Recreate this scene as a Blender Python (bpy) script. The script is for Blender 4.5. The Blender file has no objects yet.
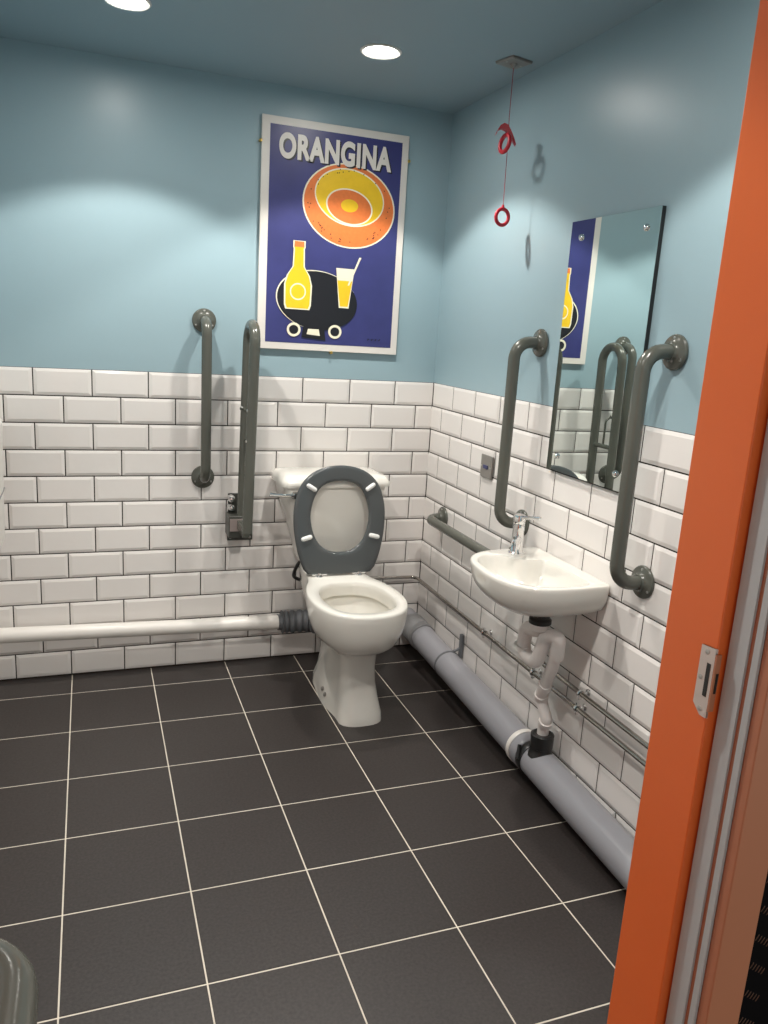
import bpy, bmesh, math, random
from mathutils import Vector, Matrix
random.seed(3)
scene = bpy.context.scene
C = scene.collection
PI = math.pi
V = Vector

# ------------------------------------------------------------------ materials
def mat(name, col, rough=.5, metal=0., spec=.5, coat=0., noise=0., nscale=40., bump=0., bscale=60., trans=0., sss=0.):
    m = bpy.data.materials.new(name); m.use_nodes = True
    nt = m.node_tree; b = nt.nodes['Principled BSDF']
    b.inputs['Base Color'].default_value = (*col, 1)
    b.inputs['Roughness'].default_value = rough
    b.inputs['Metallic'].default_value = metal
    b.inputs['Specular IOR Level'].default_value = spec
    b.inputs['Coat Weight'].default_value = coat
    b.inputs['Coat Roughness'].default_value = .08
    b.inputs['Transmission Weight'].default_value = trans
    if sss:
        b.inputs['Subsurface Weight'].default_value = sss
        b.inputs['Subsurface Radius'].default_value = (.01, .01, .01)
    tc = nt.nodes.new('ShaderNodeTexCoord')
    if noise:
        n = nt.nodes.new('ShaderNodeTexNoise'); n.inputs['Scale'].default_value = nscale; n.inputs['Detail'].default_value = 4
        nt.links.new(tc.outputs['Object'], n.inputs['Vector'])
        r = nt.nodes.new('ShaderNodeMapRange'); r.inputs[3].default_value = 1 - noise; r.inputs[4].default_value = 1 + noise
        nt.links.new(n.outputs['Fac'], r.inputs[0])
        mx = nt.nodes.new('ShaderNodeVectorMath'); mx.operation = 'SCALE'; mx.inputs[0].default_value = col
        nt.links.new(r.outputs[0], mx.inputs['Scale']); nt.links.new(mx.outputs[0], b.inputs['Base Color'])
    if bump:
        n = nt.nodes.new('ShaderNodeTexNoise'); n.inputs['Scale'].default_value = bscale; n.inputs['Detail'].default_value = 2
        nt.links.new(tc.outputs['Object'], n.inputs['Vector'])
        bp = nt.nodes.new('ShaderNodeBump'); bp.inputs['Strength'].default_value = bump; bp.inputs['Distance'].default_value = .01
        nt.links.new(n.outputs['Fac'], bp.inputs['Height']); nt.links.new(bp.outputs[0], b.inputs['Normal'])
    return m

def emis(name, col, strength):
    m = bpy.data.materials.new(name); m.use_nodes = True
    b = m.node_tree.nodes['Principled BSDF']
    b.inputs['Base Color'].default_value = (.8, .8, .8, 1)
    b.inputs['Emission Color'].default_value = (*col, 1); b.inputs['Emission Strength'].default_value = strength
    return m

M = {}
M['paint'] = mat('blue_wall_paint', (.31, .435, .485), .34, spec=.45, bump=.02, bscale=220, noise=.02, nscale=3)
M['ceil'] = mat('blue_ceiling_paint', (.275, .375, .425), .6, spec=.3, noise=.02, nscale=2)
M['tile'] = mat('white_glazed_tile', (.80, .765, .735), .12, spec=.5, bump=.05, bscale=14, noise=.03, nscale=5)
M['grout'] = mat('dark_wall_grout', (.03, .024, .02), .9, spec=.1)
M['floor'] = mat('charcoal_floor_tile', (.037, .0308, .0292), .40, spec=.4, noise=.6, nscale=130, bump=.05, bscale=300)
M['fgrout'] = mat('pale_floor_grout', (.68, .62, .53), .9, spec=.1, noise=.25, nscale=4)
M['porc'] = mat('white_porcelain', (.77, .745, .69), .09, spec=.55, coat=.25)
M['seat'] = mat('grey_seat_plastic', (.075, .082, .085), .2, spec=.5)
M['bump'] = mat('white_rubber_buffer', (.8, .8, .78), .4)
M['rail'] = mat('grey_powder_coated_steel', (.092, .095, .080), .2, spec=.5, bump=.015, bscale=300)
M['raild'] = mat('dark_steel_hinge', (.055, .056, .048), .35, spec=.5)
M['chrome'] = mat('polished_chrome', (.82, .82, .82), .07, metal=1)
M['steel'] = mat('brushed_steel', (.50, .49, .47), .32, metal=1)
M['dull'] = mat('dull_grey_plate', (.27, .255, .235), .35, metal=.4)
M['keep'] = mat('pale_strike_plate', (.62, .60, .56), .4, metal=.2)
M['tube'] = mat('chromed_copper_tube', (.42, .40, .37), .12, metal=1)
M['mirror'] = mat('mirror_silver', (.74, .80, .77), .0, metal=1)
M['edge'] = mat('black_mirror_edge', (.012, .013, .013), .3)
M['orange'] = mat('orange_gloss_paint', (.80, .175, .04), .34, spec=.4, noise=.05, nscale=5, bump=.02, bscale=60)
M['orange_shaded'] = mat('shaded_orange_paint', (.46, .20, .11), .4, noise=.05, nscale=5)  # the frame's orange, with its duller light put into the colour
M['sealgrey'] = mat('grey_frame_strip', (.46, .54, .56), .5)
M['black'] = mat('black_plastic', (.012, .012, .012), .35)
M['soil'] = mat('grey_pvc_pipe', (.30, .30, .325), .3, spec=.5, noise=.05, nscale=6)
M['soild'] = mat('dark_grey_pvc_collar', (.22, .22, .225), .35)
M['wpipe'] = mat('white_pvc_pipe', (.80, .765, .72), .28, noise=.05, nscale=6)
M['flex'] = mat('grey_rubber_connector', (.125, .13, .14), .5)
M['trap'] = mat('milky_plastic_trap', (.78, .73, .70), .3, sss=.3)
M['red'] = mat('red_plastic', (.50, .012, .028), .35)
M['cord'] = mat('red_cord', (.30, .03, .05), .7)
M['white'] = mat('white_plastic', (.72, .70, .66), .4)
M['brass'] = mat('brass_clip', (.72, .5, .14), .3, metal=1)
M['pblue'] = mat('poster_blue', (.042, .046, .175), .35, spec=.5, noise=.18, nscale=14)
M['pwhite'] = mat('poster_white', (.74, .70, .65), .4)
M['porange'] = mat('poster_orange', (.78, .20, .05), .35, noise=.12, nscale=80)
M['pyellow'] = mat('poster_yellow', (.86, .55, .02), .35, noise=.1, nscale=30)
M['pblack'] = mat('poster_black', (.012, .012, .016), .35)
M['pcream'] = mat('poster_cream', (.85, .80, .62), .35)
M['emit'] = emis('lamp_diffuser', (1., .96, .90), 90)
M['blackwall'] = mat('black_corridor_covering', (.004, .004, .005), .75, spec=.05)
M['bronze'] = mat('bronze_fleck', (.09, .05, .03), .5, metal=.3)
M['cfloor'] = mat('corridor_flooring', (.03, .03, .032), .6)
M['label'] = mat('faded_label', (.30, .25, .235), .45)
M['blueled'] = mat('dark_blue_rocker', (.02, .025, .12), .3)
M['water'] = mat('pan_water', (.55, .50, .38), .02, spec=.6)

# ------------------------------------------------------------------ mesh builder
class MB:
    def __init__(s): s.v = []; s.f = []; s.m = []; s.mats = []
    def mi(s, m):
        if m not in s.mats: s.mats.append(m)
        return s.mats.index(m)
    def add(s, vs, fs, m):
        o = len(s.v); k = s.mi(m)
        s.v += [V(p) for p in vs]
        for f in fs: s.f.append([i + o for i in f]); s.m.append(k)
    def box(s, a, b, m):
        x0, y0, z0 = a; x1, y1, z1 = b
        vs = [(x0,y0,z0),(x1,y0,z0),(x1,y1,z0),(x0,y1,z0),(x0,y0,z1),(x1,y0,z1),(x1,y1,z1),(x0,y1,z1)]
        s.add(vs, [(0,3,2,1),(4,5,6,7),(0,1,5,4),(1,2,6,5),(2,3,7,6),(3,0,4,7)], m)
    def loft(s, rings, m, cap0=True, cap1=True, closed=True):
        n = len(rings[0]); vs = [p for r in rings for p in r]; fs = []
        for i in range(len(rings) - 1):
            for j in range(n if closed else n - 1):
                a = i*n + j; b = i*n + (j+1) % n
                fs.append((a, b, b+n, a+n))
        if cap0: fs.append(tuple(range(n))[::-1])
        if cap1: fs.append(tuple((len(rings)-1)*n + j for j in range(n)))
        s.add(vs, fs, m)
    def tube(s, path, r, m, n=16, cap=True):
        path = [V(p) for p in path]; rad = r if isinstance(r, (list, tuple)) else [r]*len(path)
        t0 = (path[1]-path[0]).normalized()
        ref = V((0,0,1)) if abs(t0.z) < .9 else V((1,0,0))
        u = t0.cross(ref).normalized(); rings = []
        for i, p in enumerate(path):
            t = (path[min(i+1,len(path)-1)] - path[max(i-1,0)])
            if t.length < 1e-9: t = t0
            t = t.normalized()
            u = (u - t*u.dot(t)).normalized(); w = t.cross(u)
            rings.append([p + (u*math.cos(2*PI*k/n) + w*math.sin(2*PI*k/n))*rad[i] for k in range(n)])
            t0 = t
        s.loft(rings, m, cap, cap)
    def lathe(s, o, axis, prof, m, n=28):     # prof: list of (radius, height along axis)
        o = V(o); a = V(axis).normalized()
        ref = V((0,0,1)) if abs(a.z) < .9 else V((1,0,0))
        u = a.cross(ref).normalized(); w = a.cross(u)
        rings = [[o + a*h + (u*math.cos(2*PI*k/n) + w*math.sin(2*PI*k/n))*max(r, 1e-5) for k in range(n)] for r, h in prof]
        s.loft(rings, m)
    def torus(s, o, axis, R, r, m, n=32, k=12, sq=1.):
        o = V(o); a = V(axis).normalized()
        ref = V((0,0,1)) if abs(a.z) < .9 else V((1,0,0))
        u = a.cross(ref).normalized(); w = a.cross(u)
        vs = []; fs = []
        for i in range(n):
            d = u*math.cos(2*PI*i/n) + w*math.sin(2*PI*i/n)
            for j in range(k):
                b = 2*PI*j/k; vs.append(o + d*(R + r*math.cos(b)) + a*(r*sq*math.sin(b)))
        for i in range(n):
            for j in range(k):
                fs.append((i*k+j, ((i+1) % n)*k+j, ((i+1) % n)*k+(j+1) % k, i*k+(j+1) % k))
        s.add(vs, fs, m)
    def build(s, name, parent=None, bevel=0, smooth=True, angle=35):
        me = bpy.data.meshes.new(name)
        vs = s.v; off = V((0,0,0))
        par = parent
        while par is not None: off += par.location; par = par.parent
        me.from_pydata([tuple(p - off) for p in vs], [], s.f)
        for m in s.mats: me.materials.append(M[m])
        me.polygons.foreach_set('material_index', s.m)
        bm = bmesh.new(); bm.from_mesh(me); bmesh.ops.recalc_face_normals(bm, faces=bm.faces); bm.to_mesh(me); bm.free()
        if smooth:
            me.polygons.foreach_set('use_smooth', [True]*len(me.polygons))
            me.set_sharp_from_angle(angle=math.radians(angle))
        me.update()
        o = bpy.data.objects.new(name, me); C.objects.link(o)
        if parent: o.parent = parent
        if bevel:
            b = o.modifiers.new('bevel', 'BEVEL'); b.width = bevel; b.segments = 3; b.limit_method = 'ANGLE'; b.angle_limit = .6
        return o

def thing(name, label, cat, loc=(0,0,0), group=None):
    o = bpy.data.objects.new(name, None); C.objects.link(o); o.location = loc; o.empty_display_size = .05
    o['label'] = label; o['category'] = cat
    if group: o['group'] = group
    return o
def tag(o, label, cat, group=None):
    o['label'] = label; o['category'] = cat
    if group: o['group'] = group
    return o
def struct(o): o['kind'] = 'structure'; return o

def bend(pts, R, n=8):
    """polyline with rounded corners"""
    pts = [V(p) for p in pts]; out = [pts[0]]
    for i in range(1, len(pts)-1):
        a, b, c = pts[i-1], pts[i], pts[i+1]
        d1 = (a-b).normalized(); d2 = (c-b).normalized()
        ang = d1.angle(d2)
        if ang > 3.1: out.append(b); continue
        t = min(R/math.tan(ang/2), (a-b).length*.49 if i > 1 else (a-b).length*.98, (c-b).length*.49 if i < len(pts)-2 else (c-b).length*.98)
        Re = t*math.tan(ang/2)
        cen = b + (d1+d2).normalized()*(Re/math.sin(ang/2))
        p0 = b + d1*t; p1 = b + d2*t
        v0 = p0-cen; v1 = p1-cen; th = v0.angle(v1)
        for k in range(n+1):
            s = k/n
            out.append(cen + (v0*math.sin((1-s)*th) + v1*math.sin(s*th))/math.sin(th))
    out.append(pts[-1]); return out

def catmull(pts, per=6, closed=True):
    P = [V(p) for p in pts]; n = len(P); out = []
    for i in range(n if closed else n-1):
        p0, p1, p2, p3 = (P[(i-1) % n], P[i], P[(i+1) % n], P[(i+2) % n]) if closed else (P[max(i-1,0)], P[i], P[i+1], P[min(i+2,n-1)])
        for k in range(per):
            t = k/per
            out.append(.5*((2*p1) + (p2-p0)*t + (2*p0-5*p1+4*p2-p3)*t*t + (3*p1-p0-3*p2+p3)*t**3))
    if not closed: out.append(P[-1])
    return out

def polar(poly, c, n):
    """sample a star-shaped 2D polygon at n equal angles about c"""
    res = []
    for k in range(n):
        a = 2*PI*k/n; d = V((math.cos(a), math.sin(a))); best = None
        for i in range(len(poly)):
            p = V(poly[i][:2]) - V(c); q = V(poly[(i+1) % len(poly)][:2]) - V(c); e = q - p
            den = d.x*e.y - d.y*e.x
            if abs(den) < 1e-12: continue
            t = (p.x*e.y - p.y*e.x)/den; s = (p.x*d.y - p.y*d.x)/den
            if t > 0 and -1e-6 <= s <= 1+1e-6 and (best is None or t > best): best = t
        res.append(V(c) + d*best)
    return res

# ------------------------------------------------------------------ room shell
PX, PZ, H, HC = .202, .10105, 1.21657, 2.2876
XL, YF = -1.85, -2.50           # left wall, inside face of the front wall
def tiles(mb, plane, u0, u1, phases, rows=12):
    """bevelled metro tiles: plane(u, d, z) maps along-wall u, depth d (towards the wall) and height"""
    g = .0021; bw = .011; bd = .0032; back = .0046
    for r in range(rows):
        zt = H - r*PZ - g; zb = H - (r+1)*PZ + g
        ph = phases[r % 2]
        k = math.floor((u0 - ph)/PX)
        while ph + k*PX < u1:
            a = ph + k*PX + g; b = ph + (k+1)*PX - g; k += 1
            ca, cb = a < u0, b > u1
            a = max(a, u0); b = min(b, u1)
            if b - a < .004: continue
            ba = 0 if ca else min(bw, (b-a)*.3); bb = 0 if cb else min(bw, (b-a)*.3)
            o = [(a,zb),(b,zb),(b,zt),(a,zt)]
            i = [(a+ba,zb+bw),(b-bb,zb+bw),(b-bb,zt-bw),(a+ba,zt-bw)]
            vs = [plane(u, 0, z) for u, z in i] + [plane(u, bd if not ((ca and u == a) or (cb and u == b)) else .0021, z) for u, z in o] + [plane(u, back, z) for u, z in o]
            fs = [(0,1,2,3)]
            for e in range(4):
                f = (e+1) % 4
                fs += [(4+e, 4+f, f, e), (8+e, 8+f, 4+f, 4+e)]
            mb.add(vs, fs, 'tile')
def wall_solid(mb, plane, u0, u1, th=.1):
    def bx(z0, z1, d, m):
        P = [plane(u, dd, z) for z in (z0, z1) for u, dd in ((u0,d),(u1,d),(u1,th),(u0,th))]
        mb.add(P, [(0,1,2,3),(4,5,6,7),(0,1,5,4),(1,2,6,5),(2,3,7,6),(3,0,4,7)], m)
    bx(-.05, H - .0005, .0040, 'grout'); bx(H - .0005, HC, .003, 'paint')

b = MB(); pl = lambda u, d, z: (u, d, z)
tiles(b, pl, XL, 0, (-.1758, -.0748)); wall_solid(b, pl, XL-.1, .1); struct(b.build('wall_back', smooth=False))
b = MB(); pl = lambda u, d, z: (d, u, z)
tiles(b, pl, YF, 0, (-.2009, -.0999)); wall_solid(b, pl, YF-.1, .1); struct(b.build('wall_right', smooth=False))
b = MB(); pl = lambda u, d, z: (XL-d, u, z)
tiles(b, pl, YF, 0, (-.1, -.201)); wall_solid(b, pl, YF-.1, .1); struct(b.build('wall_left', smooth=False))
# front wall either side of the doorway and above it
XJ, XH = -.81, -1.56
b = MB()
b.box((XJ+.07, YF-.1, -.05), (.1, YF, HC), 'paint'); b.box((XL-.1, YF-.1, -.05), (XH-.07, YF, HC), 'paint')
b.box((XH-.07, YF-.1, 2.12), (XJ+.07, YF, HC), 'paint'); struct(b.build('wall_front', smooth=False))
b = MB(); b.box((XL-.1, YF-.1, HC), (.1, .1, HC+.1), 'ceil'); struct(b.build('ceiling', smooth=False))
# floor of square tiles with pale joints
b = MB(); pf = .30381; fx0, fy0 = -.27192, -.16535; g = .0017
b.box((XL-.05, YF-.12, -.05), (.05, .05, -.0012), 'fgrout')
i = -6
while fx0 + i*pf < .0:
    j = -9
    while fy0 + j*pf < .0:
        x0, x1 = max(fx0+i*pf+g, XL-.02), min(fx0+(i+1)*pf-g, .004); y0, y1 = max(fy0+j*pf+g, YF-.12), min(fy0+(j+1)*pf-g, .004)
        if x1 > x0 and y1 > y0:
            c = .0015
            vs = [(x0+c,y0+c,0),(x1-c,y0+c,0),(x1-c,y1-c,0),(x0+c,y1-c,0),(x0,y0,-.0013),(x1,y0,-.0013),(x1,y1,-.0013),(x0,y1,-.0013)]
            b.add(vs, [(0,1,2,3),(4,5,1,0),(5,6,2,1),(6,7,3,2),(7,4,0,3)], 'floor')
        j += 1
    i += 1
struct(b.build('floor', smooth=False))

# door frame: orange lining, grey strips with a groove between, orange architrave and rebate with shade painted in
b = MB()
b.box((XJ, YF-.077, 0), (XJ+.07, YF, 2.05), 'orange'); b.box((XJ+.0135, YF-.118, 0), (XJ+.07, YF-.077, 2.05), 'orange_shaded')
b.box((XH-.07, YF-.077, 0), (XH, YF, 2.05), 'orange'); b.box((XH-.07, YF-.118, 0), (XH-.0135, YF-.077, 2.05), 'orange')
b.box((XH-.07, YF-.118, 2.05), (XJ+.07, YF, 2.12), 'orange')
struct(b.build('trim_1', bevel=.0015))
b = MB(); b.box((XJ+.0105, YF-.104, 0), (XJ+.014, YF-.081, 2.05), 'sealgrey'); b.box((XJ+.0105, YF-.1185, 0), (XJ+.014, YF-.111, 2.05), 'sealgrey')
struct(b.build('trim_2'))
b = MB(); b.box((XJ+.0137, YF-.132, 0), (XJ+.061, YF-.1185, 2.12), 'orange_shaded'); struct(b.build('trim_3', bevel=.0015))
# corridor side: black covering with raised bronze flecks in slanting groups
b = MB(); b.box((XJ+.061, YF-.122, 0), (.3, YF-.1, HC), 'blackwall')
for cx in range(7):
    for cz in range(56):
        x = XJ+.085 + cx*.05; z = .08 + cz*.036 + (cx % 2)*.018
        for k in range(5):
            dx, dz = -.009 + k*.0045, .006 - k*.003
            p = V((x+dx, YF-.1222, z+dz)); d = V((.0022, 0, .0034)); w = V((.0005, 0, -.0003))
            b.add([p-d-w, p+d-w, p+d+w, p-d+w, p-d*.6+V((0,-.0008,0)), p+d*.6+V((0,-.0008,0))], [(0,1,5,4),(2,3,4,5),(1,2,5),(3,0,4)], 'bronze')
struct(b.build('trim_4', smooth=False))
b = MB(); b.box((-3.2, -4.6, -.05), (1.2, YF-.12, -.001), 'cfloor'); struct(b.build('trim_5', smooth=False))
b = MB(); b.box((-3.2, -4.6, HC+.02), (1.2, YF-.1, HC+.1), 'ceil'); struct(b.build('trim_6', smooth=False))
# door leaf, open outwards on the left
b = MB(); b.box((XH-.028, YF-.87, .01), (XH+.016, YF-.125, 2.04), 'orange'); struct(b.build('door_1', bevel=.002))

# strike plate
t = thing('strike_plate', 'pale metal strike plate with a dark slot screwed to the orange door frame', 'strike plate', (XJ, YF-.065, 1.09))
b = MB(); x = XJ-.0016
zc = 1.09
b.add([(x,YF-.0575,zc-.028),(x,YF-.0575,zc+.036),(x,YF-.0775,zc+.038),(x,YF-.0775,zc-.038),(x,YF-.0685,zc-.038)],[(0,1,2,3,4)],'keep')
b.add([(XJ,YF-.0575,zc-.028),(XJ,YF-.0575,zc+.036),(XJ,YF-.0785,zc+.038),(XJ,YF-.0785,zc-.038),(XJ,YF-.0685,zc-.038)],[(0,1,2,3,4)],'keep')
b.box((XJ-.0016, YF-.0795, zc-.030), (XJ+.005, YF-.0773, zc+.032), 'orange_shaded')  # lip of the plate, its shade painted in as brown
b.build('plate', t)
b = MB(); b.box((XJ-.0021, YF-.0735, zc-.016), (XJ-.0004, YF-.0685, zc+.02), 'black'); tag_slot = b.build('slot', t)
b = MB(); b.box((XJ+.001, YF-.0800, zc-.010), (XJ+.004, YF-.079, zc+.012), 'black'); b.build('slot', t)
for y, z in ((-.068, -.031), (-.0625, .002), (-.0665, .031)):
    b = MB(); b.lathe((XJ-.0014, YF+y, zc+z), (-1,0,0), [(.0028,0),(.0028,.0006),(.001,.001)], 'steel', 12); b.build('screw', t)

# ------------------------------------------------------------------ lights
def downlight(x, y, label, dz=0, energy=34):
    HC = 2.2876 + dz
    t = thing('downlight', label, 'ceiling light', (x, y, HC), 'recessed ceiling downlights')
    b = MB(); b.lathe((x,y,HC), (0,0,-1), [(.066,-.0005),(.067,.002),(.062,.006),(.053,.004),(.050,.0015),(.050,-.0005)], 'white', 40); b.build('bezel', t)
    b = MB(); b.lathe((x,y,HC), (0,0,-1), [(.051,.0006),(.049,.0028),(.03,.0036),(.0,.004)], 'emit', 40); b.build('diffuser', t)
    l = bpy.data.lights.new('downlight_lamp', 'SPOT'); l.energy = energy; l.color = (1., .95, .88)
    l.spot_size = math.radians(112); l.spot_blend = .22; l.shadow_soft_size = .03
    o = bpy.data.objects.new('downlight_lamp', l); C.objects.link(o); o.location = (0,0,-.012); o.parent = t
downlight(-.503, -.532, 'round white downlight in the ceiling above the poster')
downlight(-1.273, -.544, 'round white downlight at the top left, cut by the picture edge')
downlight(-.503, -1.85, 'round white downlight on the basin side nearer the doorway')
downlight(-1.273, -1.85, 'round white downlight on the left side nearer the doorway')

downlight(-1.95, -3.55, 'unseen downlight added outside the doorway to light the door frame', .019, 60)  # unseen lamp, added to brighten the orange jamb

# ------------------------------------------------------------------ grab rails
RT = .0195
def flange(p, n, parent):
    n = V(n); p = V(p)
    b = MB(); b.lathe(p, n, [(.0455,0),(.0455,.005),(.043,.0085),(.029,.012),(.0235,.017),(.0215,.022)], 'rail', 36)
    f = b.build('flange', parent)
    ref = V((0,0,1)); side = n.cross(ref).normalized()
    for k in range(3):
        a = PI/2 + k*2*PI/3
        c = p + (ref*math.sin(a) + side*math.cos(a))*.0355 + n*.0092
        s = MB(); s.lathe(c, n, [(.0045,0),(.004,.0015),(.002,.0025)], 'steel', 12); s.build('screw', f)
def grab_rail(p0, p1, n, label, stand=.085, R=.055):
    p0, p1, n = V(p0), V(p1), V(n)
    t = thing('grab_rail', label, 'grab rail', (p0+p1)/2)
    b = MB(); b.tube(bend([p0+n*.004, p0+n*stand, p1+n*stand, p1+n*.004], R, 10), RT, 'rail', 20); b.build('bar', t)
    flange(p0, n, t); flange(p1, n, t)
    return t
grab_rail((-.979,0,1.418), (-.979,0,.808), (0,-1,0), 'vertical grey grab rail on the back wall, left of the hinged rail')
grab_rail((0,-.845,1.413), (0,-.845,.803), (-1,0,0), 'vertical grey grab rail between the corner and the mirror', stand=.094)
grab_rail((0,-1.497,1.412), (0,-1.497,.800), (-1,0,0), 'vertical grey grab rail between the mirror and the door frame', stand=.094)
grab_rail((0,-.207,.665), (0,-.817,.665), (-1,0,0), 'low horizontal grey grab rail running behind the basin', stand=.075)
grab_rail((XH+.018,-2.566,.93), (XH+.018,-3.176,.93), (1,0,0), 'bend of a grey grab rail in the bottom left corner', stand=.080, R=.055)

# hinged support rail, folded up
t = thing('hinged_rail', 'grey drop-down support rail folded up against the wall beside the toilet', 'grab rail', (-.83, 0, .64))
b = MB(); hx = -.826
b.box((hx-.052, -.007, .540), (hx+.052, 0, .740), 'raild'); bp = b.build('wall_plate', t, bevel=.003)
for x, z in ((-.04,.553),(.04,.553),(-.04,.727),(.04,.727)):
    s = MB(); s.lathe((hx+x,-.007,z), (0,-1,0), [(.006,0),(.005,.003),(.002,.004)], 'steel', 12); s.build('screw', bp)
b = MB()
xb, xt, yb, yf = -.834, -.822, -.078, -.222
b.tube(bend([(xb,yb,.60),(xt,yb,1.414),(xt,yf,1.414),(xb-.004,yf,.628)], .0715, 14), RT, 'rail', 20); b.build('loop_bar', t)
b = MB(); b.box((hx-.030, -.235, .612), (hx-.004, -.007, .650), 'rail'); b.box((hx-.062,-.1,.575),(hx+.02,-.006,.665),'raild'); b.build('hinge_block', t, bevel=.004)
for z in (.686, .722):
    s = MB(); s.lathe((hx-.041,-.007,z), (0,-1,0), [(.015,0),(.015,.03),(.013,.036),(.009,.042),(.002,.044)], 'chrome', 18); s.build('bolt', t)
b = MB(); b.box((hx-.058,-.1030,.604),(hx+.0,-.1001,.655),'label'); b.build('rating_label', t)
b = MB(); b.tube([(xt-.004,yb-.012,.968),(xt-.004,yf+.012,.968)], .010, 'rail', 14)
b.build('cross_bar', t)
b = MB(); b.tube(bend([(xt-.006,-.15,.968),(xt-.006,-.15,1.085),(xt-.03,-.15,1.10)], .02), .005, 'rail', 10)
b.lathe((xt-.03,-.15,1.10),(-1,0,.4),[(.008,0),(.009,.004),(.006,.009),(.001,.011)],'rail',12); b.build('roll_hook', t)
for z, k in ((1.10,.008), (.985,.012)):
    s = MB(); s.lathe((xt-.0185+ (0), yf, z), (-1,0,0), [(k,0),(k,.005),(k*.6,.009),(.001,.01)], 'steel', 14); s.build('stud', t)

# ------------------------------------------------------------------ toilet
TX = -.478
t = thing('toilet', 'white close-coupled toilet with the grey seat raised', 'toilet', (TX, -.4, 0))
top = [(0,-.738),(.055,-.731),(.105,-.706),(.145,-.66),(.168,-.60),(.177,-.53),(.172,-.45),(.153,-.37),(.13,-.31),(.118,-.25),(.113,-.14),(.105,-.075),(.06,-.06)]
def sym(h): return [(TX+x, y) for x, y in h] + [(TX-x, y) for x, y in h[::-1] if x > 1e-6]
NA = 72; cen = (TX, -.46)
def ring(h, z): return [V((p.x, p.y, z)) for p in polar([(p.x, p.y) for p in catmull([(x, y, 0) for x, y in sym(h)], 5)], cen, NA)]
def ped(hw, fr, yf, yb, hb):
    return [(0,yf),(fr*.6,yf+.006),(fr,yf+.035),(fr*1.02,yf+.09),(hw*.97,yf+.18),(hw,yf+.24),(hb,yb-.06),(hb*.9,yb-.012),(hb*.5,yb)]
def lerp(a, c, s): return [p.lerp(q, s) for p, q in zip(a, c)]
pedr = {0:ping for ping in ()}
P0 = [(ped(.100,.082,-.676,-.23,.088),0),(ped(.097,.080,-.672,-.23,.085),.03),(ped(.084,.075,-.640,-.235,.072),.08),(ped(.068,.065,-.628,-.24,.058),.14),(ped(.063,.062,-.622,-.24,.054),.20),(ped(.066,.066,-.622,-.23,.058),.25)]
rings = [ring(h, z) for h, z in P0]
pa = rings[-1]; tp = ring(top, 0)
for z, s in ((.271,.14),(.279,.34),(.290,.53),(.307,.69),(.331,.82),(.36,.915),(.392,.97),(.42,.995),(.442,1.0)):
    rings.append([V((p.x, p.y, z)) for p in lerp([V((p.x,p.y,0)) for p in pa], tp, s)])
def shr(r, s, z, c=None):
    c = V((TX, -.47)) if c is None else V(c)
    return [V((c.x+(p.x-c.x)*s, c.y+(p.y-c.y)*s, z)) for p in r]
rings.append(shr(tp, .992, .449)); rings.append(shr(tp, .975, .452))
inn = [(0,-.695),(.05,-.689),(.09,-.668),(.118,-.63),(.133,-.57),(.135,-.51),(.125,-.44),(.10,-.385),(.06,-.352),(.03,-.345)]
i0 = ring(inn, .452); rings.append(i0)
ci = (TX, -.52)
for s, z in ((.97,.446),(.955,.43),(.95,.398),(1.02,.393),(1.0,.37),(.90,.33),(.77,.295),(.62,.262),(.45,.23),(.2,.20)):
    rings.append(shr(i0, s, z, ci))
b = MB(); b.loft(rings, 'porc')
def fwd(p):
    k = min(1, max(0, p.z/.30)); k = k*k*(3-2*k); return V((p.x-.016*k, p.y-.045*k, p.z+.015*k))
b.v = [fwd(p) for p in b.v]; b.build('pan', t, angle=60)
b = MB(); b.loft([shr(i0, .74, .2845, ci), shr(i0, .74, .2855, ci)], 'water'); b.v = [fwd(p) for p in b.v]; b.build('water', t)
for sx in (-1, 1):
    for y, z in ((-.50,.044), (-.465,.052)):
        s = MB(); px = TX + sx*.098; s.lathe((px-sx*.004, y+.02, z), (sx,-.1,.35), [(.0085,0),(.0085,.004),(.006,.006),(.001,.0065)], 'dull', 14); s.build('bolt_cap', t)
# cistern
def rr(hw, y0, y1, z, r=.03, n=6, cx=TX):
    r = min(r, hw*.9, abs(y1-y0)*.45); out = []
    for (px, py, a0) in ((cx+hw-r, y1-r, 0), (cx-hw+r, y1-r, PI/2), (cx-hw+r, y0+r, PI), (cx+hw-r, y0+r, 3*PI/2)):
        for k in range(n+1):
            a = a0 + k*PI/2/n; out.append(V((px + r*math.cos(a), py + r*math.sin(a), z)))
    return out
CX = -.482
b = MB(); b.loft([rr(.105,-.16,-.035,.452,cx=CX), rr(.118,-.172,-.028,.475,cx=CX), rr(.128,-.178,-.02,.50,cx=CX), rr(.155,-.185,-.014,.60,cx=CX), rr(.189,-.192,-.01,.70,cx=CX), rr(.214,-.196,-.008,.785,cx=CX), rr(.217,-.197,-.008,.804,cx=CX)], 'porc')
def fwc(p): return V((CX-.0035+(p.x-CX)*.972, p.y*1.22, p.z+.003))
b.v = [fwc(p) for p in b.v]; cis = b.build('cistern', t, angle=50)
b = MB(); b.loft([rr(.216,-.198,-.006,.804,cx=CX), rr(.228,-.207,-.004,.806,cx=CX), rr(.230,-.209,-.004,.814,cx=CX), rr(.229,-.208,-.004,.826,cx=CX), rr(.221,-.200,-.010,.840,cx=CX), rr(.213,-.192,-.018,.847,cx=CX), rr(.18,-.165,-.04,.850,cx=CX)], 'porc')
b.v = [fwc(p) for p in b.v]; b.build('lid', cis, angle=50)
b = MB(); b.lathe((-.655,-.190,.776),(0,-1,0),[(.016,0),(.016,.008),(.011,.014),(.011,.022),(.002,.024)],'chrome',18)
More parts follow.
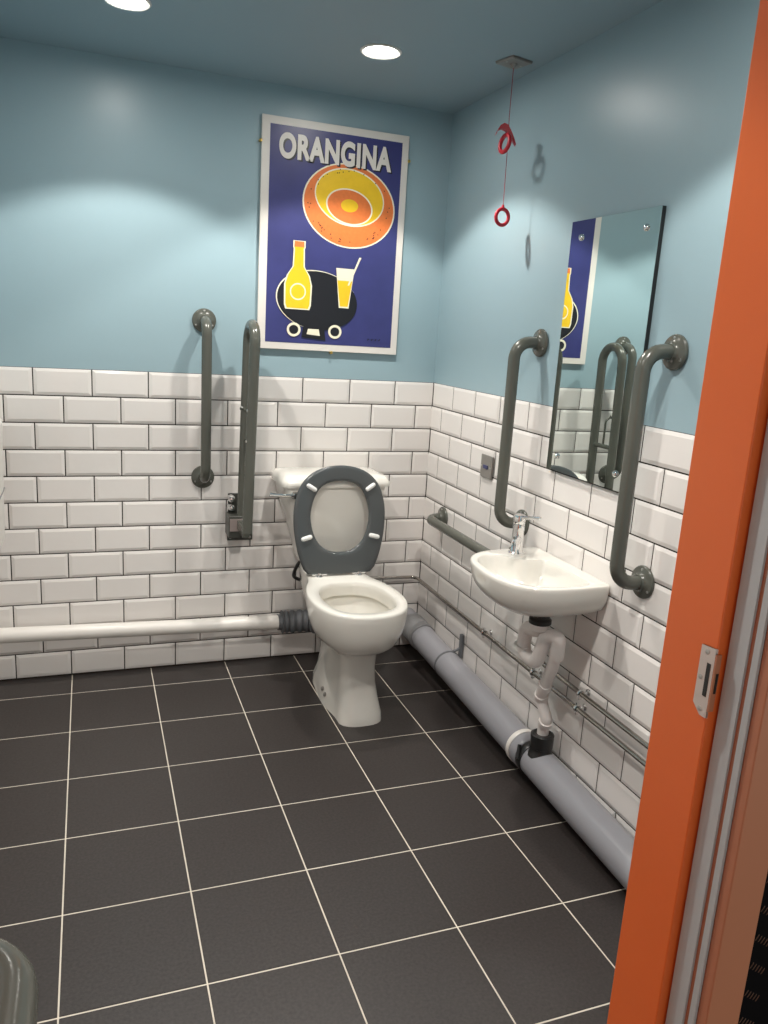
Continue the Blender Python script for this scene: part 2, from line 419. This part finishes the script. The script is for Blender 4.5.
b.tube([(-.655,-.205,.776),(-.69,-.212,.779),(-.735,-.214,.784),(-.757,-.214,.786)],[.008,.0075,.0075,.009],'chrome',12); b.v = [V((p.x-.004, p.y-.044, p.z+.002)) for p in b.v]; b.build('flush_lever', cis)
# raised seat ring
hp = V((TX-.008, -.312, .476)); up = V((0, .050, .445)).normalized(); nr = V((0,-1,0)); nr = (nr - up*nr.dot(up)).normalized(); rt = V((1,0,0))
so = [(0,.440),(.07,.430),(.125,.401),(.165,.35),(.184,.28),(.187,.215),(.181,.15),(.168,.085),(.150,.03),(.135,.006),(.12,0),(.05,-.002)]
si = [(0,.378),(.045,.371),(.08,.35),(.104,.31),(.117,.26),(.118,.22),(.108,.17),(.085,.125),(.05,.098),(.02,.09)]
def sring(h): return polar([(p.x, p.y) for p in catmull([(x, y, 0) for x, y in [(x,y) for x,y in h] + [(-x,y) for x,y in h[::-1] if x > 1e-6]], 5)], (0,.24), 64)
A, Bi = sring(so), sring(si)
prof = [(0,.0),(.012,.006),(.06,.0095),(.2,.011),(.5,.010),(.8,.0105),(.94,.009),(1,.002),(.98,-.004),(.85,-.008),(.5,-.0125),(.15,-.008),(.02,-.004)]
rings = [[hp + rt*(a.x+(c.x-a.x)*s) + up*(a.y+(c.y-a.y)*s)*.972 + nr*h for a, c in zip(A, Bi)] for s, h in prof]
rings.append(rings[0])
b = MB(); b.loft(rings, 'seat', False, False); seat = b.build('seat', t, angle=60)
for u, v, a in ((-.118,.352,-.55),(.122,.352,.6),(-.136,.150,.28),(.141,.150,-.25)):
    c = hp + rt*u + up*v*.972 + nr*.0095; d = rt*math.cos(a) + up*math.sin(a)
    s = MB(); s.tube([c-d*.023, c-d*.0205, c-d*.014, c+d*.014, c+d*.0205, c+d*.023], [.003,.0075,.0095,.0095,.0075,.003], 'bump', 14); s.build('buffer', seat)
for sx in (-.082, .082):
    s = MB(); s.lathe((hp.x+sx,-.312,.465),(0,0,1),[(.018,0),(.018,.005),(.011,.009),(.010,.016)],'chrome',18)
    s.tube([(hp.x+sx-.03,-.312,.477),(hp.x+sx+.03,-.312,.477)],.0075,'chrome',12); s.build('hinge', seat)

# inlet hose from the cistern
b = MB(); b.tube(catmull([(-.582,-.10,.472),(-.598,-.10,.455),(-.610,-.09,.42),(-.602,-.055,.385),(-.565,-.035,.362),(-.520,-.030,.358)], 5, False), .0075, 'black', 12)
tag(b.build('inlet_hose'), 'black flexible hose curving under the left of the cistern', 'hose')

# ------------------------------------------------------------------ pipes
t = thing('waste_pipe', 'white plastic pipe running along the foot of the back wall', 'pipe', (-1.2,-.06,.2))
b = MB(); b.tube([(XL+.002,-.06,.216),(-.652,-.06,.187)], .0295, 'wpipe', 28); b.build('pipe', t)
b = MB(); path = catmull([(-.668,-.06,.187),(-.652,-.06,.187),(-.63,-.06,.187),(-.60,-.062,.187),(-.56,-.066,.187),(-.52,-.08,.187),(-.49,-.12,.187),(-.478,-.19,.187),(-.478,-.232,.187)], 8, False)
b.tube(path, [.034 if i < 9 else .0465 + .003*math.sin(i*.9) for i in range(len(path))], 'flex', 28); b.build('pan_connector', t, angle=20)

def pz(y): return .131 + (.3 + y)*(.131-.066)/1.4     # fall of the soil pipe along the right wall
sx = -.0625
t = thing('soil_pipe', 'thick grey soil pipe along the foot of the right wall', 'pipe', (sx,-1.2,.1))
b = MB(); b.tube([(sx,-.02,pz(-.02)),(sx,-2.49,pz(-2.49))], .055, 'soil', 40); b.build('pipe', t)
def band(y0, y1, r, m, name, par=t, lip=0):
    b = MB(); d = V((0, y1-y0, pz(y1)-pz(y0))); L = d.length
    b.lathe((sx,y0,pz(y0)), d, [(.0545,0),(r-.001,0),(r,.0015)] + ([(r+lip,.003),(r+lip,.012),(r,.014)] if lip else []) + [(r,L-.0015),(r-.001,L),(.0545,L)], m, 40); return b.build(name, par)
band(-.10, -.225, .0600, 'soild', 'collar', lip=.0)
band(-.20, -.232, .0605, 'soild', 'collar')
bk = band(-.480, -.490, .0580, 'flex', 'bracket')
b = MB(); b.tube(bend([(sx+.02,-.485,pz(-.485)+.054),(-.026,-.485,.180),(-.012,-.487,.19),(-.010,-.490,.235)], .01), .0055, 'flex', 10)
b.box((-.016,-.499,.150),(-.003,-.480,.248),'flex'); b.build('wall_strap', bk, bevel=.002)
band(-1.085, -1.104, .0605, 'wpipe', 'white_ring')
band(-1.104, -1.145, .0585, 'soil', 'socket')
bs = band(-1.150, -1.176, .0590, 'black', 'strap_boss')
b = MB(); byy = -1.205
b.lathe((sx-.002,byy,pz(byy)+.035),(0,0,1),[(.042,0),(.038,.012),(.034,.020),(.0335,.03),(.0365,.032),(.0375,.074),(.031,.078),(.021,.076)],'black',28)
b.build('boss_socket', bs)
b = MB(); b.tube([(sx-.048,-1.150,pz(-1.15)+.045),(sx-.064,-1.172,pz(-1.17)+.010)],.006,'black',8); b.build('clamp_bolt', bs)

def pipe_clip(p, parent):
    p = V(p)
    b = MB(); b.torus(p, (0,1,0), .0105, .0028, 'chrome', 20, 8, 1.6)
    b.tube([p+V((.010,0,0)), V((-.004,p.y,p.z))], .004, 'chrome', 10)
    b.lathe((-.0005,p.y,p.z), (-1,0,0), [(.011,0),(.011,.003),(.006,.006),(.004,.007)], 'chrome', 14)
    b.box(p+V((-.004,-.004,.009)), p+V((.004,.004,.019)), 'chrome'); b.box(p+V((-.004,-.004,-.019)), p+V((.004,.004,-.009)), 'chrome')
    b.build('pipe_clip', parent)
t = thing('supply_pipe', 'thin chrome pipe, the lower of the two along the right wall', 'pipe', (-.03,-1.2,.34))
b = MB(); b.tube(bend([(-.525,-.03,.358),(-.03,-.03,.345),(-.03,-2.49,.335)], .03, 8), .0078, 'tube', 14); b.build('pipe', t)
for y in (-.705,-1.06,-1.318,-1.95): pipe_clip((-.03,y,.345-(-y-.03)*.010/2.46), t)
t = thing('supply_pipe', 'thin chrome pipe, the upper of the two along the right wall', 'pipe', (-.03,-1.8,.39))
b = MB(); b.tube(bend([(-.035,-1.10,.56),(-.03,-1.10,.395),(-.03,-2.49,.383)], .025, 8), .0078, 'tube', 14); b.build('pipe', t)
for y in (-1.325,-1.955): pipe_clip((-.03,y,.392), t)

# ------------------------------------------------------------------ basin
t = thing('basin', 'small white wall-hung basin under the mirror', 'basin', (0,-1.165,.745))
NB = 96; bc = (-.15,-1.165)
outl = [(-.0,-.955),(-.0,-1.0),(-.0,-1.15),(-.0,-1.32),(-.0,-1.366),(-.06,-1.372),(-.13,-1.374),(-.20,-1.366),(-.255,-1.338),(-.29,-1.290),(-.308,-1.22),(-.310,-1.14),(-.298,-1.065),(-.272,-1.012),(-.225,-.975),(-.16,-.960),(-.08,-.955)]
def dens(pl, k=5):          # smooth, but keep the straight back edge
    c = catmull([(x, y, 0) for x, y in pl], k); return [(min(p.x, 0), p.y) for p in c]
O = polar(dens(outl), bc, NB)
yc = -1.17; FX = -.310
def oring(z, bx, fx, sy): return [V((bx + (p.x/FX)*(fx-bx), yc + (p.y-yc)*sy, z)) for p in O]
rings = [oring(*a) for a in ((.614,-.085,-.175,.22),(.617,-.065,-.200,.36),(.627,-.045,-.232,.54),(.643,-.020,-.263,.72),(.660,-.006,-.285,.85),(.677,-.001,-.298,.93),(.695,-.001,-.305,.97),(.714,-.001,-.309,.99),(.732,-.001,-.312,1.0),(.740,-.001,-.312,1.0),(.744,-.001,-.310,.994),(.7455,-.001,-.306,.985))]
inl = [(-.055,-1.11),(-.050,-1.2),(-.052,-1.31),(-.065,-1.338),(-.13,-1.347),(-.20,-1.338),(-.248,-1.31),(-.276,-1.265),(-.289,-1.20),(-.290,-1.13),(-.277,-1.07),(-.25,-1.03),(-.21,-1.012),(-.178,-1.03),(-.155,-1.065),(-.12,-1.088),(-.08,-1.095)]
ic = (-.165,-1.19); I = polar(dens(inl), bc, NB)
def iring(z, s, sh=0): return [V((ic[0]+(p.x-ic[0])*s + sh, ic[1]+(p.y-ic[1])*s, z)) for p in I]
rings += [iring(.7455, 1.03), iring(.743,1.015), iring(.733,.985), iring(.71,.93), iring(.688,.85), iring(.668,.71), iring(.657,.5), iring(.652,.25), iring(.650,.11)]
b = MB(); b.loft(rings, 'porc'); b.build('bowl', t, angle=50)
b = MB(); b.lathe((ic[0],ic[1],.6495),(0,0,1),[(.026,0),(.026,.002),(.02,.004),(.016,.0035),(.001,.002)],'chrome',24); b.build('plughole', t)
b = MB(); b.lathe((-.150,-1.250,.594),(0,0,1),[(.022,0),(.034,.006),(.034,.018),(.028,.024),(.028,.034)],'black',24); b.build('waste_seal', t)
for y in (-1.30,-1.335):
    b = MB(); b.box((-.02,y-.006,.662),(-.002,y+.006,.672),'white'); b.build('fixing_lug', t)
# tap
t = thing('basin_tap', 'chrome lever tap at the left end of the basin', 'tap', (-.11,-1.018,.745))
tb = V((-.112,-1.010,.745))
b = MB(); b.lathe(tb,(0,0,1),[(.027,0),(.027,.004),(.0215,.008),(.0195,.02),(.0185,.08),(.0195,.092),(.019,.098)],'chrome',28); b.build('body', t)
b = MB(); d = V((-.55,-.75,0)).normalized()
b.tube([tb+V((0,0,.045)), tb+d*.03+V((0,0,.052)), tb+d*.07+V((0,0,.05)), tb+d*.09+V((0,0,.04)), tb+d*.094+V((0,0,.028))], [.016,.0145,.012,.0115,.011], 'chrome', 18); b.build('spout', t)
b = MB(); b.lathe(tb+V((0,0,.099)),(0,0,1),[(.018,0),(.020,.004),(.020,.022),(.017,.029),(.008,.032),(.001,.0325)],'chrome',28)
d2 = V((.12,-.97,.22)).normalized()
b.tube([tb+V((0,0,.118)), tb+V((0,0,.118))+d2*.03, tb+V((0,0,.118))+d2*.10, tb+V((0,0,.118))+d2*.112], [.009,.0065,.0055,.003], 'chrome', 12); b.build('lever', t)
b = MB(); b.tube(catmull([(-.10,-1.10,.68),(-.105,-1.115,.635),(-.10,-1.135,.585),(-.07,-1.115,.565),(-.038,-1.10,.555)],5,False), .007, 'black', 10); b.build('tail_hose', t)

# basin trap and drop to the soil pipe
t = thing('basin_trap', 'milky white plastic trap and drain pipe below the basin', 'drain trap', (-.13,-1.23,.4))
b = MB()
b.tube(bend([(-.150,-1.250,.605),(-.150,-1.250,.572),(-.152,-1.180,.560),(-.152,-1.176,.475),(-.146,-1.248,.467),(-.140,-1.272,.560),(-.120,-1.312,.583),(-.105,-1.290,.50)], .026, 8), .0215, 'trap', 20); b.build('trap_bend', t)
b = MB(); b.lathe((-.150,-1.250,.603),(0,0,-1),[(.022,0),(.030,.001),(.030,.022),(.026,.026),(.022,.027)],'trap',20); b.build('nut', t)
b = MB(); b.lathe((-.153,-1.174,.499),(-.1,.15,-1),[(.022,0),(.027,.001),(.027,.016),(.025,.018),(.002,.020)],'white',20); b.build('inspection_cap', t)
dp = [(-.108,-1.294,.53),(-.100,-1.266,.453),(-.086,-1.205,.345),(-.076,-1.190,.315),(-.070,-1.225,.262),(sx-.002,byy,.225),(sx-.002,byy,.165)]
b = MB(); b.tube(bend(dp, .02, 6), .0185, 'trap', 18); b.build('drop_pipe', t)
for a, c in ((1,2),(2,3),(4,5)):
    p = V(dp[a]).lerp(V(dp[c]), .72 if a == 1 else .6 if a == 2 else .5); d = (V(dp[c])-V(dp[a])).normalized()
    b = MB(); b.lathe(p-d*.012, d, [(.0185,0),(.0225,.001),(.0225,.022),(.0185,.023)], 'trap', 18); b.build('coupling', t)

# ------------------------------------------------------------------ mirror, switch plate, pull cord, wall box
t = thing('mirror', 'tall frameless mirror with black edges on the right wall above the basin', 'mirror', (0,-1.18,1.4))
b = MB(); my0, my1, mz0, mz1 = -1.386, -.978, 1.020, 1.776
b.box((-.0115,my0,mz0),(0,my1,mz1),'edge'); b.build('backing', t)
b = MB(); b.box((-.0130,my0+.0003,mz0+.0003),(-.0116,my1-.0003,mz1-.0003),'mirror'); b.build('glass', t)
for y in (-1.034,-1.334):
    for z in (1.727,1.068):
        s = MB(); s.lathe((-.013,y,z),(-1,0,0),[(.0095,0),(.0095,.002),(.008,.005),(.0045,.0075),(.0005,.0085)],'chrome',20); s.build('dome_screw', t)
t = thing('switch_plate', 'small square metal switch plate with a blue rocker on the right wall tiles', 'switch', (0,-.56,.948))
b = MB(); b.box((-.009,-.604,.905),(0,-.516,.991),'dull'); b.build('plate', t, bevel=.003)
b = MB(); b.box((-.0125,-.577,.940),(-.009,-.543,.954),'blueled'); b.build('rocker', t, bevel=.001)
for y in (-.594,-.526):
    s = MB(); s.lathe((-.009,y,.948),(-1,0,0),[(.0035,0),(.003,.001),(.001,.0015)],'steel',10); s.build('screw', t)

t = thing('emergency_pull_cord', 'red emergency cord with red rings hanging from a grey ceiling plate', 'pull cord', (-.1,-.668,HC))
b = MB(); rz = Matrix.Rotation(math.radians(14), 3, 'Z'); cp = V((-.097,-.667,HC))
def pc(x, y, z): return cp + rz @ V((x, y, z))
o1 = [pc(x,y,0) for x,y in ((-.043,-.043),(.043,-.043),(.043,.043),(-.043,.043))]; o2 = [pc(x*.95,y*.95,-.008) for x,y in ((-.043,-.043),(.043,-.043),(.043,.043),(-.043,.043))]
b.loft([o1,o2],'dull'); pp = b.build('ceiling_plate', t, bevel=.002)
for x in (-.03,.03):
    s = MB(); s.lathe(pc(x,0,-.008),(0,0,-1),[(.004,0),(.003,.001),(.001,.0015)],'steel',10); s.build('screw', pp)
b = MB(); b.lathe(pc(0,0,-.008),(0,0,-1),[(.012,0),(.011,.004),(.004,.01),(.002,.012)],'dull',16)
b.build('cord_outlet', pp)
cd0 = cp+V((0,0,-.018)); ce = V((-.090,-.667,1.846))
b = MB(); b.tube([cd0, cd0.lerp(ce,.35)+V((-.002,0,0)), cd0.lerp(ce,.5), ce], .0012, 'cord', 8); b.build('cord', t)
vd = V((-.46,-.88,-.15)).normalized()
b = MB(); b.torus((-.090,-.667,1.815),V((-.12,.99,.05)),.0252,.0060,'red',36,12); b.tube([(-.090,-.667,1.854),(-.090,-.667,1.840)],[.004,.006],'red',10); b.build('pull_ring', t)
b = MB(); b.torus((-.108,-.674,2.040),V((-.97,-.1,.12)),.0265,.0068,'red',36,12); b.build('pull_ring', t)
b = MB(); e1 = V((.93,-.36,0)); e3 = V((0,0,1)); c0 = V((-.104,-.672,2.06)); rings = []
for u, v, wd in ((-.034,.006,.004),(-.032,.016,.010),(-.026,.026,.014),(-.014,.032,.016),(-.002,.028,.015),(.008,.016,.012),(.018,.002,.009),(.026,-.012,.006),(.032,-.024,.003)):     # curled strap above the middle ring
    c = c0 + e1*u + e3*v; w = V((.36,.93,0))*.011; h = V((.3,-.1,.6))*wd*1.45
    rings.append([c-w-h*.6, c+w-h*.6, c+w*1.1+h*.6, c-w*1.1+h*.6])
b.loft(rings, 'red'); b.build('toggle_strap', t)

b = MB()
b.loft([[V((x, y, z)) for x, y, z in ((XL,-.34,z0),(XL,-.10,z0),(x1,-.10,z0),(x1+.004,-.20,z0),(x1,-.34,z0))] for z0, x1 in ((.606,-1.715),(.616,-1.697),(.82,-1.692),(1.035,-1.687),(1.05,-1.705))], 'white')
b.box((-1.70,-.33,.79),(-1.6865,-.105,.796),'soild')
tag(b.build('wall_box', bevel=.006), 'edge of a white wall box cut off at the left edge of the photo', 'wall box')

# ------------------------------------------------------------------ poster: plain stand-in artwork with its title
t = thing('poster', 'blue and white framed poster with a big orange disc on the back wall', 'poster', (-.481,0,1.75))
px0, px1, pz0, pz1 = -.775, -.187, 1.326, 2.176
b = MB(); b.box((px0,-.014,pz0),(px1,-.001,pz1),'pwhite'); b.build('board', t, bevel=.001)
b = MB(); b.box((px0+.031,-.0150,pz0+.027),(px1-.028,-.0139,pz1-.028),'pblue'); b.build('print', t)
W, Hh = px1-px0, pz1-pz0
def poly2(mb, pts, m, d): mb.add([(px0+u*W, -d, pz0+v*Hh) for u, v in pts], [tuple(range(len(pts)))], m)
def ell(cu, cv, ru, rv, n=48, a0=0, a1=2*PI, rot=0):
    out = []
    for k in range(n if a1-a0 > 6.2 else n+1):
        a = a0+(a1-a0)*k/n; x, y = ru*W*math.cos(a), rv*Hh*math.sin(a)
        out.append((cu + (x*math.cos(rot)-y*math.sin(rot))/W, cv + (x*math.sin(rot)+y*math.cos(rot))/Hh))
    return out
b = MB(); L = [.0152]
def lay(pts, m): poly2(b, pts, m, L[0]); L[0] += .00006
# big round fruit-coloured disc with rings
lay(ell(.60,.662,.325,.184,rot=-.12),'pcream'); lay(ell(.60,.662,.315,.178,rot=-.12),'porange'); lay(ell(.60,.70,.245,.124,rot=-.15),'pcream'); lay(ell(.60,.70,.237,.118,rot=-.15),'pyellow')
lay(ell(.60,.66,.165,.078,rot=-.15),'pcream'); lay(ell(.60,.66,.155,.072,rot=-.15),'porange'); lay(ell(.60,.665,.06,.028),'pyellow')
for k in range(46):
    a, q = random.uniform(0, 6.28), random.uniform(.86, .96)
    lay(ell(.60+.30*q*math.cos(a),.662+.170*q*math.sin(a),.0035,.003,6),'pblack')
# dark round tray with plain feet
lay(ell(.40,.232,.285,.134,rot=-.1),'pcream'); lay(ell(.405,.230,.282,.132,rot=-.1),'pblack')
lay([(.30,.06),(.47,.05),(.45,.15),(.32,.15)],'pblack')
lay([(.335,.075),(.43,.07),(.42,.10),(.345,.10)],'pcream')
for cu in (.245,.535):
    lay(ell(cu,.093,.048,.032),'pcream'); lay(ell(cu,.093,.032,.021),'pblack')
# plain bottle and tumbler
def bottle(cu, cv, s, m, g=0.):
    h = [(.075+g,0),(.085+g,.02),(.088+g,.11),(.072+g,.15),(.034+g,.19),(.030+g,.27),(.034+g,.275),(.034+g,.30+g*.6)]
    return [(cu+x*s, cv+y*s) for x, y in h] + [(cu-x*s, cv+y*s) for x, y in h[::-1]]
lay(bottle(.265,.185,1.,'pcream',.008),'pcream'); lay(bottle(.265,.190,.98,'pyellow'),'pyellow'); lay([(.230,.462),(.30,.462),(.297,.487),(.233,.487)],'porange'); lay(ell(.265,.265,.055,.038),'pcream'); lay(ell(.265,.265,.047,.032),'pyellow')
lay([(.525,.385),(.655,.385),(.625,.205),(.555,.205)],'pcream'); lay([(.537,.330),(.643,.330),(.618,.212),(.562,.212)],'pyellow'); lay([(.61,.31),(.622,.31),(.70,.44),(.685,.44)],'pcream')
# scribble at the lower right
for k in range(7): lay([(.77+k*.014,.062+.006*(k % 2)),(.778+k*.014,.061+.006*(k % 2)),(.786+k*.014,.070-.006*(k % 2)),(.780+k*.014,.071-.006*(k % 2))],'pblack')
b.build('artwork', t, smooth=False)
def text_mesh(body, name, m, height, width, loc, parent, depth, bold):
    cu = bpy.data.curves.new(name, 'FONT'); cu.body = body; cu.size = 1; cu.offset = bold; cu.space_character = 1.08
    o = bpy.data.objects.new('tmp', cu); C.objects.link(o)
    dg = bpy.context.evaluated_depsgraph_get(); me = bpy.data.meshes.new_from_object(o.evaluated_get(dg))
    bpy.data.objects.remove(o); bpy.data.curves.remove(cu)
    xs = [v.co.x for v in me.vertices]; ys = [v.co.y for v in me.vertices]
    sx_, sy_ = width/(max(xs)-min(xs)), height/(max(ys)-min(ys)); x0, y0 = min(xs), min(ys)
    off = parent.location
    for v in me.vertices:
        v.co = V((loc[0]+(v.co.x-x0)*sx_, loc[1], loc[2]+(v.co.y-y0)*sy_)) - off
    me.name = name; me.materials.clear(); me.materials.append(M[m]); me.update()
    o = bpy.data.objects.new(name, me); C.objects.link(o); o.parent = parent
    return o
text_mesh('ORANGINA', 'lettering_shadow', 'pblack', .092, .452, (-.704,-.0172,2.027), t, 0, .045)
text_mesh('ORANGINA', 'lettering', 'pwhite', .092, .452, (-.710,-.0176,2.032), t, 0, .045)
for x, z, dx, dz in ((px0,2.085,-1,0),(px1,2.085,1,0),(-.47,pz0,0,-1)):
    s = MB(); c = V((x+dx*.004,-.010,z+dz*.004)); s.lathe(c,(0,-1,0),[(.006,-.010),(.006,.006),(.004,.0085),(.001,.009)],'brass',14); s.build('clip', t)

# ------------------------------------------------------------------ camera, world, view
cam = bpy.data.cameras.new('camera'); co = bpy.data.objects.new('camera', cam); C.objects.link(co)
yaw, pit, rol, f = .365695, -.225991, .0618384, 784.891
F = V((math.sin(yaw)*math.cos(pit), math.cos(yaw)*math.cos(pit), math.sin(pit))); R0 = V((math.cos(yaw), -math.sin(yaw), 0)); U0 = R0.cross(F)
R = R0*math.cos(rol) + U0*math.sin(rol); U = -R0*math.sin(rol) + U0*math.cos(rol)
mw = Matrix((R, U, -F)).transposed().to_4x4(); mw.translation = V((-1.39813,-3.1499,1.41981)); co.matrix_world = mw
cam.sensor_fit = 'VERTICAL'; cam.sensor_height = 24; cam.lens = f/1024*24; cam.clip_start = .02
scene.camera = co
w = bpy.data.worlds.new('world'); scene.world = w; w.use_nodes = True
w.node_tree.nodes['Background'].inputs[0].default_value = (1., .93, .85, 1); w.node_tree.nodes['Background'].inputs[1].default_value = .6
vs = scene.view_settings; vs.view_transform = 'Standard'; vs.look = 'None'; vs.exposure = .45; vs.gamma = 1; vs.use_curve_mapping = False
